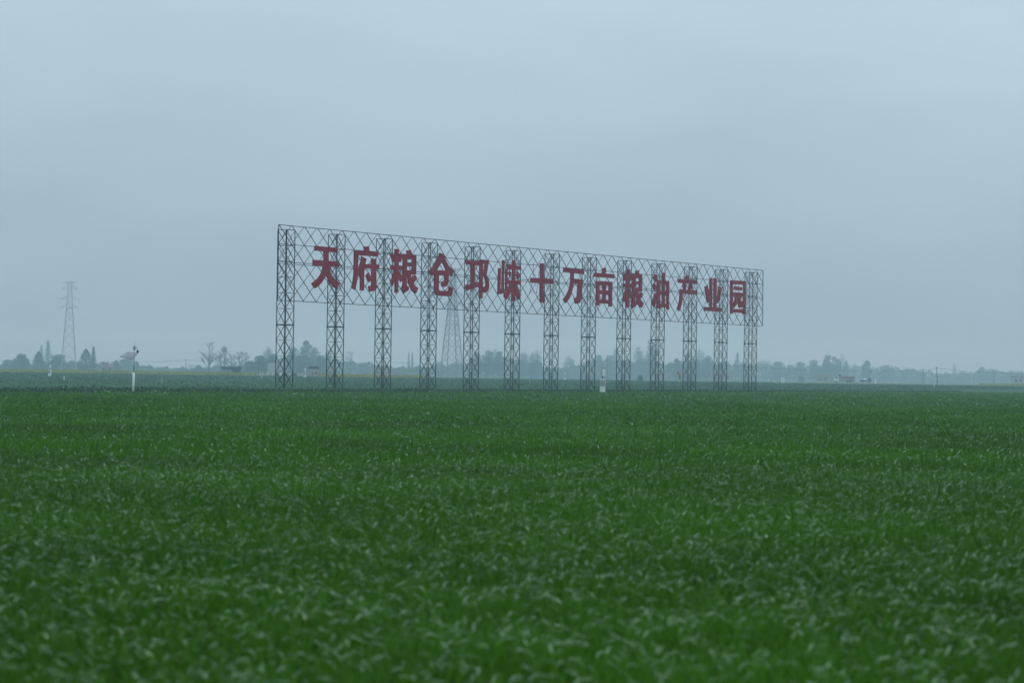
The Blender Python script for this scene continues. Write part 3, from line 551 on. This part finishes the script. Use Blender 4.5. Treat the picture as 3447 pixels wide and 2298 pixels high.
p3 = Vector((p.x, p.y, p.z + .42)); r2 = empty('load_sack', (p3.x - .2, p3.y, p3.z + .83), .06); tag(r2, 'pale lumpy sack lying on the small blue flatbed truck', 'sack')
MB().lathe([(.3, 0), (.75, .1), (.85, .5), (.6, .85), (.25, 1.0), (.15, 1.25)], (0, 0, 0), 10).build('cloth', 'white', r2, smooth=True)
MB().tube((0, 0, 1.02), (0, 0, 1.1), .24, n=8).build('tie', 'grey', r2)

# ------------------------------------------------------------------ utility poles and cables
UP = [(-60, 1208, 940, 0), (76, 1209, 950, 0), (389, 1214, 950, 0), (625, 1208, 980, 0), (1296, 1214, 980, 0), (1660, 1222, 960, 0), (2045, 1210, 940, 0), (2497, 1228, 930, 0), (2874, 1244, 950, 0), (3107, 1241, 950, 0), (3152, 1234, 900, -.07), (3346, 1249, 930, 0), (3560, 1256, 940, 0)]
labs = [None, 'dark utility pole before the round trees at the left edge', 'dark utility pole left of the camera pole', 'faint utility pole right of the camera pole before open sky', None,
        'short utility pole between the fifth and sixth towers', 'thin utility pole right of the eighth tower', 'utility pole with a transformer left of the last tower', 'utility pole rising behind the dump truck',
        'upright utility pole just left of the leaning one', 'tallest utility pole, leaning slightly, at the right', 'utility pole before the yellow blossom at the right', None]
tops = []
for (px, ty, d, lean), lab in zip(UP, labs):
    p = ground(px, d); t = at(px, ty, d); hh = t.z - p.z
    tops.append(Vector((p.x, p.y, t.z - .45)))
    if lab is None and px in (1296,): lab = 'utility pole mostly hidden behind the third tower'
    if lab is None: lab = 'utility pole at the end of the line of poles, ' + ('left' if px < 0 else 'right')
    r = empty('utility_pole', p); tag(r, lab, 'utility pole', 'utility poles across the far fields')
    MB().tube((lean * -hh, 0, 0), (0, 0, hh), .19, .13, n=8).build('pole', 'concrete' if px != 3152 else 'bark', r)
    ca = MB().box(-.75, .75, -.06, .06, hh - .55, hh - .42).build('cross_arm', 'grey', r)
    for x in (-.65, 0, .65): MB().lathe([(.04, 0), (.09, .05), (.06, .12), (.09, .18), (.03, .24)], (x, 0, hh - .42), 8).build('insulator', 'grey', ca)
    if px == 2497: MB().box(-.5, .5, -.5, -.16, hh - 2.9, hh - 1.9).build('transformer', 'grey', r)
b = MB()
for off in (-.65, .65):
    for a, c in zip(tops[:-1], tops[1:]):
        L = (c - a).length; sag = min(1.3, L * .012); n = 12
        pts = [a.lerp(c, i / n) + Vector((off, 0, -sag * 4 * (i / n) * (1 - i / n))) for i in range(n + 1)]
        for i in range(n): b.tube(pts[i], pts[i + 1], .035, n=4, cap=False)
tag(b.build('power_cable', 'wire'), 'thin dark power cables sagging from pole to pole across the whole view', 'cable')
d = 960
for px, ty, lab in ((2475, 1213, 'tall slim lamp pole left of the transformer pole'), (2461, 1244, 'short dark pole left of the transformer pole'), (3277, 1268, 'small dark pole with a square head before the right trees'), (2757, 1273, 'short dark pole left of the white low farmhouse')):
    p = ground(px, d); hh = at(px, ty, d).z - p.z; r = empty('slim_pole', p); tag(r, lab, 'pole', 'slim poles along the far road')
    MB().tube((0, 0, 0), (0, 0, hh), .11, .08, n=8).build('pole', 'grey', r); MB().box(-.3, .3, -.1, .1, hh - .7, hh).build('head', 'grey', r)

# ------------------------------------------------------------------ trees
def blob(c, rad, n, shell=.55):
    v = rng.normal(size=(n, 3)); v /= np.linalg.norm(v, axis=1)[:, None]
    return np.array(c) + v * (shell + (1 - shell) * rng.random(n) ** .5)[:, None] * np.array(rad)
def branches(b, p, dirv, L, r, depth, gap=.9, up=.15, nch=3):
    q = p + dirv * L; b.tube(p, q, r, r * .6, n=4 if depth < 2 else 5, cap=False)
    if depth <= 0: return
    for i in range(nch):
        t = random.uniform(.35, 1.0); a = random.uniform(0, 6.28); s = random.uniform(.3, .75) * gap
        dv = (dirv + Vector((math.cos(a) * s, math.sin(a) * s, up + random.uniform(-.1, .25)))).normalized()
        branches(b, p + dirv * L * t, dv, L * random.uniform(.5, .78), r * .5, depth - 1, gap, up, nch)
def tree(px, top, wpx, kind, d, label, m=None, dense=1.0):
    d *= 1.45 if px < 1500 else 1.6 + .3 * min(1, max(0, px - 2450) / 250)
    p = ground(px, d); k = M_PX(d); H = at(px, top, d).z - p.z; W = wpx * k / 2
    r = empty('tree', p, 0)
    names = dict(round='broadleaf_tree', cone='cone_tree', spire='spire_tree', bare='bare_tree', tuft='bare_tree', feather='feathery_tree', bush='bush')
    r.name = names[kind]
    tag(r, label, 'bush' if kind == 'bush' else 'tree', 'trees beyond the fields')
    t = MB(); tr = max(.09, H * .018)
    if kind in ('round', 'bush'):
        W *= 1.12; hc = H * .06
        t.tube((0, 0, -.2), (random.uniform(-.2, .2), 0, H * .55), tr * 1.3, tr * .7, n=7)
        P = []; nb = 13
        for i in range(nb):
            a = random.uniform(0, 6.28); u = random.random() ** .6
            zz = hc + (H - hc) * (i + .6) / nb * .9
            rw = W * math.sqrt(max(.08, 1 - ((zz - (hc * .6 + H * .35)) / (H * .68)) ** 2))
            rad = min(W * .48, H * .22) * random.uniform(.65, 1.15)
            c = (math.cos(a) * max(0, rw - rad * .75) * u, math.sin(a) * max(0, rw - rad * .75) * u, min(zz, H - rad * .8))
            P.append(blob(c, (rad, rad, rad * .82), int(105 * dense), .5)); t.tube((0, 0, H * .3), c, tr * .5, tr * .2, n=4)
        P.append(blob((0, 0, H - W * .3), (W * .38, W * .38, W * .32), int(130 * dense)))
        P.append(blob((0, 0, hc + (H - hc) * .4), (W * .78, W * .78, (H - hc) * .45), int(1000 * dense), .3))
        for q_ in (-.55, .5, 0): P.append(blob((W * q_, random.uniform(-.3, .3) * W, H * .25), (W * .5, W * .5, H * .28), int(170 * dense), .3))
        P = np.concatenate(P); sz = max(.4, min(1.0, W * .13))
    elif kind == 'cone':
        t.tube((0, 0, -.2), (0, 0, H * .9), tr * 1.2, tr * .3, n=7)
        W *= 1.25; n = int(2800 * dense); zz = rng.random(n) ** 1.25; a = rng.uniform(0, 6.283, n)
        rw = W * np.minimum(1, (1 - zz) ** .62 * 1.12) * (.82 + .18 * np.sin(zz * 40 + 3 * np.sin(a * 2))) * (.35 + .65 * rng.random(n) ** .5)
        P = np.stack([rw * np.cos(a), rw * np.sin(a), H * (.03 + .97 * zz)], 1); sz = max(.4, min(.65, W * .16))
        for i in range(6):
            a_ = random.uniform(0, 6.28); z_ = H * random.uniform(.2, .7); t.tube((0, 0, z_), (math.cos(a_) * W * .5, math.sin(a_) * W * .5, z_ + .3), tr * .3, tr * .1, n=4)
    elif kind == 'spire':
        tr *= .4; t.tube((0, 0, -.2), (0, 0, H * .98), tr, tr * .15, n=6)
        n = int(2800 * dense); zz = rng.random(n) ** 1.1; a = rng.uniform(0, 6.283, n)
        rw = W * 1.75 * (.1 + .9 * (1 - zz) ** .75) * (.6 + .4 * np.sin(zz * 55 + a)) * rng.random(n) ** .6
        P = np.stack([rw * np.cos(a), rw * np.sin(a), H * (.12 + .88 * zz)], 1); sz = max(.4, min(.85, W * .3))
        for i in range(26):
            a_ = random.uniform(0, 6.28); z_ = H * random.uniform(.12, .95); l_ = W * (1.05 - z_ / H) + .15
            t.tube((0, 0, z_), (math.cos(a_) * l_, math.sin(a_) * l_, z_ + l_ * .5), tr * .22, tr * .08, n=3, cap=False)
    elif kind in ('bare', 'tuft'):
        t.tube((0, 0, -.2), (random.uniform(-.15, .15), 0, H * .97), tr * 1.1, tr * .15, n=5)
        for i in range(22):
            q = random.uniform(.18, .93); a_ = random.uniform(0, 6.28); s_ = random.uniform(.55, 1.1)
            ln = (W * 1.1 * (1 - .75 * q) + .4) * random.uniform(.7, 1.15)
            branches(t, Vector((0, 0, H * q)), Vector((math.cos(a_) * s_, math.sin(a_) * s_, 1)).normalized(), ln, tr * .55 * (1.1 - q), 2, .8, .2, 5)
        v = np.array(t.v); v[:, 2] *= H / v[:, 2].max(); f = W / max(.1, np.percentile(np.abs(v[:, 0]), 98)); v[:, :2] *= min(1.8, max(.5, f)); t.v = [tuple(q) for q in v]
        n = int(420 * dense); P = v[rng.integers(0, len(v), n)]; P = P[P[:, 2] > H * .3] + rng.normal(size=(1, 3)) * .1; sz = .3
        if kind == 'tuft': P = np.concatenate([P[::4], blob((0, 0, H * .92), (2.1, 2.1, 2.4), 260, .2)]); sz = .55
    else:  # feather: many thin upright stems with light leaf plumes
        P = []
        for i in range(11):
            x, y = random.uniform(-W, W) * .8, random.uniform(-W, W) * .6
            hh = H * math.sqrt(max(.2, 1 - .7 * (x / W) ** 2)) * random.uniform(.84, 1.0) if i else H
            if i == 0: x = random.uniform(-.2, .2) * W; y = 0
            lx = random.uniform(-.25, .25)
            t.tube((x * .4, y * .4, -.1), (x + lx, y, hh * .95), tr * .4, tr * .1, n=4)
            n = 230; q = rng.random(n) ** .75; sp2 = W * .27 * (.65 + .35 * np.sin(q * 3.1))
            P.append(np.stack([x * (.4 + .6 * q) + lx * q + rng.normal(size=n) * sp2, y * (.4 + .6 * q) + rng.normal(size=n) * sp2, hh * (.1 + .88 * q)], 1))
        P = np.concatenate(P); sz = max(.4, min(.75, W * .14))
    P = P[P[:, 2] > .15]
    v, f = leaf_cards(P, sz)
    t.build('trunk', 'bark', r)
    quads('crown', v, f, [m or {'round': 'leaf', 'bush': 'leaf', 'cone': 'leaf', 'spire': 'leafmid', 'bare': 'leafpale', 'tuft': 'leaf', 'feather': 'leafpale'}[kind]], parent=r)
    return r
T = [
 (24, 1210, 40, 'round', 1150, 'low round tree at the very left edge of the view'),
 (67, 1191, 60, 'round', 1100, 'broad round tree second from the left edge'),
 (129, 1182, 46, 'cone', 1050, 'dark egg shaped tree left of the far pylon'),
 (160, 1146, 26, 'spire', 1500, 'tall pale spire tree behind the dark egg shaped tree'),
 (138, 1161, 20, 'spire', 1700, 'paler thin spire tree left of the tall pale spire'),
 (196, 1192, 68, 'round', 1080, 'broad round tree below the far pylon, left side'),
 (238, 1213, 40, 'round', 1150, 'low round tree below the far pylon, right side'),
 (288, 1174, 56, 'cone', 1000, 'darkest dense cone tree right of the far pylon'),
 (313, 1166, 20, 'spire', 1050, 'slim pointed tree against the darkest cone tree'),
 (345, 1217, 52, 'bush', 1250, 'low uneven bush right of the slim pointed tree'),
 (392, 1212, 34, 'bush', 1150, 'bush behind the utility pole left of the camera pole'),
 (426, 1198, 52, 'feather', 1250, 'loose feathery tree right behind the solar panel of the camera pole'),
 (460, 1215, 20, 'round', 1150, 'small round tree just right of the camera pole'),
 (507, 1238, 60, 'bush', 1500, 'pale low hedge bush right of the camera pole'),
 (562, 1240, 46, 'bush', 1600, 'paler low hedge bush further right of the camera pole'),
 (703, 1147, 56, 'bare', 960, 'tall bare tree with forking twigs left of the open shed'),
 (742, 1176, 36, 'bare', 980, 'bare tree rising behind the left end of the open shed'),
 (753, 1169, 30, 'tuft', 980, 'thin bare tree with a dark tuft on top behind the open shed'),
 (779, 1185, 40, 'bare', 1000, 'bare tree rising behind the middle of the open shed'),
 (806, 1178, 42, 'bare', 1000, 'bare tree rising behind the right end of the open shed'),
 (825, 1182, 36, 'bare', 1030, 'rightmost bare tree of the row behind the open shed'),
 (667, 1228, 36, 'bush', 1150, 'low bush left of the tall bare tree'),
 (840, 1214, 44, 'round', 1000, 'low round tree right of the open shed'),
 (878, 1197, 60, 'round', 960, 'large dark round tree behind the white cabin, left part'),
 (915, 1192, 54, 'round', 980, 'large dark round tree behind the white cabin, right part'),
 (900, 1164, 34, 'feather', 1300, 'pale feathery plumes rising over the dark round tree'),
 (984, 1166, 46, 'round', 1120, 'broad tree just right of the first tower'),
 (1029, 1145, 52, 'round', 1080, 'tallest tree between the first and second towers'),
 (1059, 1166, 50, 'feather', 1200, 'feathery tree right of the tallest tree between the first towers'),
 (1082, 1196, 50, 'round', 1060, 'round tree lower than its neighbours left of the second tower'),
 (1104, 1172, 30, 'feather', 1250, 'feathery tree touching the left of the second tower'),
 (1010, 1196, 60, 'round', 1060, 'dark round tree low behind the rounded roof hut'),
 (1176, 1180, 42, 'bare', 1250, 'faint bare tree right of the second tower'),
 (1228, 1222, 40, 'bush', 1500, 'pale bush halfway between second and third towers'),
 (1375, 1184, 11, 'spire', 1500, 'left one of two faint slim spires between third and fourth towers'),
 (1387, 1185, 11, 'spire', 1500, 'right one of two faint slim spires between third and fourth towers'),
 (1352, 1236, 60, 'bush', 1400, 'low pale bush left under the two faint spires'),
 (1400, 1233, 56, 'bush', 1350, 'low pale bush right under the two faint spires'),
 (1475, 1214, 50, 'feather', 1700, 'faint feathery tree left behind the near pylon'),
 (1538, 1211, 44, 'feather', 1600, 'faint feathery tree right behind the near pylon'),
 (1500, 1238, 60, 'bush', 1400, 'pale bush behind the foot of the near pylon'),
 (1606, 1186, 44, 'round', 1080, 'dark round tree right of the fifth tower, first of three'),
 (1642, 1178, 46, 'round', 1060, 'dark round tree right of the fifth tower, middle of three'),
 (1682, 1181, 46, 'round', 1060, 'dark round tree right of the fifth tower, last of three'),
 (1664, 1170, 40, 'feather', 1500, 'thin feathery tops rising over the three dark round trees'),
 (1764, 1183, 48, 'feather', 1250, 'loose feathery tree just right of the sixth tower'),
 (1802, 1178, 48, 'feather', 1250, 'tallest feathery tree right of the sixth tower'),
 (1803, 1212, 58, 'round', 1120, 'dark round tree under the feathery trees right of the sixth tower'),
 (1752, 1212, 46, 'round', 1150, 'round tree behind the right leg of the sixth tower'),
 (1915, 1195, 40, 'feather', 1450, 'lone pale feathery tree between seventh and eighth towers'),
 (1880, 1238, 44, 'bush', 1500, 'pale bush left of the lone feathery tree'),
 (1950, 1228, 46, 'bush', 1450, 'pale bush right of the lone feathery tree'),
 (2012, 1194, 48, 'round', 1300, 'grey green round tree behind the nearest weather cabinet'),
 (2050, 1195, 46, 'round', 1300, 'grey green round tree at the thin utility pole'),
 (2074, 1168, 34, 'feather', 1500, 'pale feathery top just left of the ninth tower'),
 (2112, 1208, 60, 'round', 1250, 'round tree behind the ninth tower'),
 (2149, 1164, 42, 'feather', 1350, 'pale feathery tree between ninth and tenth towers'),
 (2188, 1144, 44, 'round', 1200, 'highest rounded treetop left of the tenth tower'),
 (2208, 1156, 30, 'round', 1200, 'rounded treetop behind the left leg of the tenth tower'),
 (2180, 1206, 80, 'round', 1250, 'wide low tree under the highest rounded treetop'),
 (2253, 1222, 34, 'round', 1150, 'small round tree just right of the tenth tower'),
 (2278, 1206, 44, 'round', 1100, 'round tree behind the insect lamp'),
 (2313, 1190, 44, 'round', 1200, 'round tree behind the eleventh tower'),
 (2357, 1172, 40, 'feather', 1350, 'feathery tree right of the eleventh tower'),
 (2383, 1197, 46, 'round', 1150, 'dark round tree left of the twelfth tower'),
 (2346, 1210, 50, 'round', 1150, 'low round tree right under the feathery tree by the eleventh tower'),
 (2481, 1187, 24, 'spire', 1500, 'pale pointed tree standing over the slim poles'),
 (2440, 1214, 54, 'round', 1450, 'pale round tree right of the twelfth tower'),
 (2500, 1217, 54, 'feather', 1500, 'pale feathery tree left of the last tower'),
 (2575, 1208, 70, 'feather', 1400, 'pale feathery tree row just right of the last tower'),
 (2622, 1216, 60, 'round', 1180, 'dark round tree right of the sign, first of the row'),
 (2656, 1226, 26, 'round', 1150, 'small round tree in the dip of the dark row right of the sign'),
 (2695, 1218, 52, 'round', 1150, 'dome shaped tree midway between the sign and the big tree cluster'),
 (2743, 1211, 46, 'round', 1100, 'left shoulder tree of the big cluster above the dump truck'),
 (2785, 1194, 46, 'round', 1080, 'highest crown of the big cluster above the dump truck'),
 (2808, 1199, 34, 'round', 1080, 'second highest crown of the big cluster above the dump truck'),
 (2822, 1207, 30, 'round', 1100, 'right crown of the big cluster above the dump truck'),
 (2790, 1222, 90, 'round', 1120, 'wide low crown filling the big cluster above the dump truck'),
 (2832, 1189, 9, 'spire', 1500, 'left one of two thin bare spires over the big cluster'),
 (2839, 1191, 9, 'spire', 1500, 'right one of two thin bare spires over the big cluster'),
 (2848, 1213, 28, 'cone', 1150, 'pointed tree at the right end of the big cluster'),
 (2879, 1223, 36, 'feather', 1400, 'faint feathery tree between the big cluster and the single dome tree'),
 (2918, 1213, 42, 'round', 1080, 'single dark dome tree above the blue flatbed truck'),
 (2955, 1234, 36, 'feather', 1500, 'low faint feathery tree right of the single dome tree'),
 (2993, 1227, 76, 'round', 1200, 'wide flat domed tree left of the upright utility pole'),
 (3062, 1233, 60, 'feather', 1600, 'faint feathery row tree right of the wide flat dome'),
 (3090, 1240, 50, 'feather', 1600, 'faint feathery tree behind the upright utility pole'),
 (3060, 1252, 66, 'round', 1200, 'low dark hedge tree left of the upright utility pole'),
 (3105, 1253, 34, 'round', 1200, 'low dark hedge tree behind the upright utility pole'),
 (3213, 1222, 20, 'spire', 1700, 'faint pointed tree right of the leaning utility pole'),
 (3190, 1256, 40, 'bush', 1500, 'pale bush right of the leaning utility pole'),
 (3248, 1252, 42, 'round', 1250, 'low blocky tree before the right trees'),
 (3305, 1234, 50, 'round', 1350, 'broad pale tree left of the last utility pole'),
 (3336, 1240, 40, 'round', 1400, 'lower pale tree behind the last utility pole'),
 (3385, 1251, 56, 'round', 1350, 'low pale tree right of the last utility pole'),
 (3436, 1249, 44, 'round', 1400, 'pale tree at the far right edge of the view'),
 (2697, 1264, 19, 'bush', 880, 'small dark round bush standing alone left of the dump truck'),
 (2155, 1262, 18, 'bush', 640, 'small leaning bush in the field between ninth and tenth towers'),
 (2690, 1262, 0, None, 0, ''),
]
for t in T:
    if t[3]: tree(*t)
# the continuous wood far behind them all
n = 26000
x = rng.uniform(-760, 800, n); 
hh = 4.5 + 2.6 * np.sin(x * .045) + 1.8 * np.sin(x * .13 + 1) + 1.4 * np.sin(x * .31 + 2) + .8 * np.sin(x * .9)
yy = 2600 + 40 * np.sin(x * .01) + rng.uniform(-14, 14, n)
P = np.stack([x, yy, gz(x, yy) + np.maximum(1.5, hh) * rng.random(n)], 1)
v, f = leaf_cards(P, 1.4)
tag(quads('distant_wood', v, f, ['leafmid']), 'hazy low belt of far woodland along the horizon', 'woodland', kind='stuff')
HB = [(-300, 1220), (0, 1225), (60, 1215), (110, 1232), (200, 1220), (330, 1226), (460, 1230), (560, 1239), (640, 1241), (700, 1237), (830, 1226), (870, 1213), (1000, 1203), (1100, 1206), (1180, 1221), (1260, 1224), (1320, 1238), (1420, 1235), (1500, 1229), (1580, 1223), (1610, 1203), (1700, 1204), (1800, 1221), (1860, 1240), (1920, 1234), (1980, 1221), (2060, 1214), (2130, 1216), (2230, 1225), (2280, 1220), (2380, 1214), (2460, 1225), (2560, 1224), (2640, 1231), (2700, 1235), (2760, 1227), (2850, 1231), (2950, 1239), (3000, 1237), (3080, 1245), (3180, 1258), (3260, 1254), (3330, 1246), (3447, 1253), (3750, 1260)]
n = 70000
px = rng.uniform(-300, 3750, n); yy = rng.uniform(1760, 1850, n) + 140 * (px > 1500) + 330 * ss((px - 2450) / 250); x = (px - 1723.5) / FOC * yy
ty = np.interp(px, [q[0] for q in HB], [q[1] for q in HB]) + 3 * np.sin(px * .11) + 2.5 * np.sin(px * .23 + 1) + 2 * np.sin(px * .61)
hpx = 1149 + FOC * math.tan(PITCH) + ROLL * (px - 1723.5)
top = np.maximum(2.0, EYE + (hpx - ty) / FOC * yy)
P = np.stack([x, yy, 1.2 + (top - 1.2) * rng.random(n) ** .8], 1)
v, f = leaf_cards(P, 1.35)
tag(quads('hedge_belt', v, f, ['leafmid']), 'low unbroken belt of shrubs and hedges between the far trees', 'hedge', kind='stuff')

# ------------------------------------------------------------------ yellow rape, weeds, wheat
def patch(px0, px1, d0, d1, n, hgt):
    d_ = rng.uniform(d0, d1, n); px = rng.uniform(px0, px1, n)
    x = (px - 1723.5) / FOC * d_; y = d_
    q = rng.random(n) ** .45
    return np.stack([x, y, gz(x, y) + hgt * q * (.85 + .15 * np.sin(x * 1.3) * np.sin(y * .7))], 1)
P = np.concatenate([patch(-500, 862, 700, 850, 20000, 1.2), patch(1072, 1440, 700, 850, 6500, 1.1)])
v, f = leaf_cards(P, .38)
tag(quads('rape_field', v, f, ['rape']), 'strip of yellow rape blossom along the far edge of the green fields', 'rape crop', kind='stuff')
P = patch(3300, 3900, 850, 930, 7000, .95)
v, f = leaf_cards(P, .38)
tag(quads('rape_field', v, f, ['rape']), 'yellow rape blossom at the right edge before the pale trees', 'rape crop', kind='stuff')
# weeds along the field edge and at the tower feet
n = 60000
s = rng.uniform(-60, 330, n); a = rng.gamma(2.0, 1.7, n) - .3
clump = .5 + .5 * np.sin(s * .43 + np.sin(s * .11) * 3) * np.sin(s * .17 + 1)
c2 = np.clip(.5 + .6 * np.sin(s * .09 + .6) + .4 * np.sin(s * .31), 0, 1)
hh = .52 + (.20 + .34 * clump * c2) * np.clip(1 - s / 300, .2, 1) * (.5 + .5 * np.sin(s * 1.7 + a)) - .02 * a
x = E0[0] + EDIR.x * s - EDIR.y * a; y = E0[1] + EDIR.y * s + EDIR.x * a
P = np.stack([x, y, hh * rng.random(n) ** .6], 1)
v, f = leaf_cards(P, .17)
tag(quads('weed_strip', v, f, ['weed']), 'strip of dark rough weeds between the near wheat and the sign towers', 'weeds', kind='stuff')
# crop tufts on the ground just behind the weeds, out to about 700 m
n = 110000
d_ = np.sqrt(rng.uniform(200 ** 2, 760 ** 2, n)); px = rng.uniform(-900, 4300, n); x = (px - 1723.5) / FOC * d_; y = d_
e_ = edge(x, y); kp = e_ > 6; x, y, d_ = x[kp], y[kp], d_[kp]
P = np.stack([x, y, gz(x, y) + rng.uniform(0, .16, len(x))], 1)
v, f = leaf_cards(P, .2 * (d_ / 400), 0)
tag(quads('far_crop', v, f, ['crop']), 'blue green crop in the field behind the sign towers', 'crop', kind='stuff')

def vnoise(x, y, s, k):
    return (np.sin(x * s + 1.7 * k) * np.sin(y * s * .9 + 2.3 * k) + np.sin((x * .6 + y * .8) * s * 1.9 + k) * .6 + np.sin((x * .8 - y * .6) * s * 2.7 + 3 * k) * .4) / 2
def blades(d0, d1, plants, nb, wid, Lr, nseg, zbase, xm, foldp):
    d_ = np.sqrt(rng.uniform(d0 ** 2, d1 ** 2, plants)); hw = .236 * d_ * xm + 3
    x = rng.uniform(-1, 1, plants) * hw; keep = rng.random(plants) < 1; y = d_
    kp = edge(x, y) < .5; x, y = x[kp], y[kp]; n0 = len(x)
    hmod = 1 + .16 * vnoise(x, y, 2.3, 1) + .10 * vnoise(x, y, .5, 2)
    x = np.repeat(x, nb); y = np.repeat(y, nb); hmod = np.repeat(hmod, nb); n = n0 * nb
    x = x + rng.normal(size=n) * .03; y = y + rng.normal(size=n) * .03
    phi = rng.uniform(0, 6.283, n) + .5 * vnoise(x, y, .25, 4)
    fold = rng.random(n) < foldp
    phi = np.where(fold, rng.normal(size=n) * .55 + np.where(rng.random(n) < .75, 0, math.pi), phi)
    L = Lr * rng.uniform(.65, 1.12, n) * hmod
    L = np.where(fold, Lr * rng.uniform(1.0, 1.3, n) * hmod, L)
    th0 = np.where(fold, rng.uniform(.05, .3, n), rng.uniform(.1, .85, n)); bend = rng.uniform(.1, 1.3, n)
    fb = rng.uniform(1.35, 1.9, n); ft = rng.uniform(.70, .85, n)
    tw = np.where(fold, rng.normal(size=n) * .12, rng.normal(size=n) * .5)
    k = nseg + 1; t = np.linspace(0, 1, k)
    pos = np.zeros((n, k, 3)); pos[:, 0, 0] = x; pos[:, 0, 1] = y; pos[:, 0, 2] = zbase * rng.uniform(.6, 1.25, n)
    for i in range(1, k):
        tm = (t[i] + t[i - 1]) / 2
        th = np.where(fold, th0 + fb * ss((tm - ft + .12) / .24) + .5 * max(0, tm - .8), th0 + bend * tm ** 1.7); st = L / nseg
        pos[:, i, 0] = pos[:, i - 1, 0] + np.sin(th) * np.cos(phi) * st
        pos[:, i, 1] = pos[:, i - 1, 1] + np.sin(th) * np.sin(phi) * st
        pos[:, i, 2] = pos[:, i - 1, 2] + np.cos(th) * st
    side = np.stack([-np.sin(phi) * np.cos(tw), np.cos(phi) * np.cos(tw), np.sin(tw)], 1)
    wv = wid * rng.uniform(.7, 1.3, n) * np.where(fold, 1.8, 1)
    prof = np.array([(.75 + .25 * min(1, q * 3)) * (1 - q ** 2.2) + .04 for q in t])
    off = side[:, None, :] * (wv[:, None] * prof[None, :] / 2)[:, :, None]
    v = np.stack([pos - off, pos + off], 2).reshape(n, 2 * k, 3)
    base = (np.arange(n) * 2 * k)[:, None, None]; i = np.arange(nseg) * 2
    f = np.stack([i, i + 1, i + 3, i + 2], 1)[None] + base
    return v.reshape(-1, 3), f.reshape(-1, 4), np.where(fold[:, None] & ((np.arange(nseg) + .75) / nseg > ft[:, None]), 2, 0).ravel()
V, Fq, MI, o = [], [], [], 0
for a in ((9.5, 24, 12000, 9, .017, .38, 8, .17, 1.45, .11), (24, 45, 26000, 8, .019, .38, 7, .18, 1.35, .09), (45, 85, 36000, 7, .028, .39, 6, .19, 1.3, .055), (85, 170, 46000, 6, .048, .40, 3, .2, 1.3, .05), (170, 470, 48000, 4, .11, .38, 2, .2, 1.35, .05)):
    v, f, m_ = blades(*a); V.append(v); Fq.append(f + o); o += len(v); MI.append(m_)
nb = sum(len(f) for f in Fq)
# the dark mass of stems below the leaf tips, one bumpy sheet
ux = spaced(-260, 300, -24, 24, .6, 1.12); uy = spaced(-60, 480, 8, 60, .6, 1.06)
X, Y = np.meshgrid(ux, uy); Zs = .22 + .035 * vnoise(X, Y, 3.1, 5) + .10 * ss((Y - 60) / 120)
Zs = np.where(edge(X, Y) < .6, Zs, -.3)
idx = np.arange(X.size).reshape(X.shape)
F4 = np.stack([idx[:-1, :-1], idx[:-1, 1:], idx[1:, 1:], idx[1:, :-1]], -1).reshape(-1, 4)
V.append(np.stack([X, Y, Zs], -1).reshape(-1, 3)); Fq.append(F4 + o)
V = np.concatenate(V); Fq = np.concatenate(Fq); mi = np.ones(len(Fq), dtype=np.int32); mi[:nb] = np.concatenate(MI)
tag(quads('wheat_field', V, Fq, ['wheat', 'under', 'waxglint'], mi, smooth=True), 'dense green young wheat with drooping leaves filling the foreground', 'wheat', kind='stuff')

# ------------------------------------------------------------------ haze
hz = bpy.data.materials.new('haze air'); hz.use_nodes = True
t = hz.node_tree
for n_ in list(t.nodes):
    if n_.type != 'OUTPUT_MATERIAL': t.nodes.remove(n_)
pv = t.nodes.new('ShaderNodeVolumePrincipled')
pv.inputs['Color'].default_value = (0.60, 0.88, 1.0, 1); pv.inputs['Absorption Color'].default_value = (1, 1, 1, 1); pv.inputs['Density'].default_value = 0.00046; pv.inputs['Anisotropy'].default_value = 0.25
t.links.new(pv.outputs[0], t.nodes['Material Output'].inputs['Volume'])
M['haze'] = hz
tag(MB().box(-3100, 3100, -1300, 3600, -1.3, 60).build('haze', 'haze'), 'pale blue grey haze filling the air over the fields', 'haze', kind='stuff')
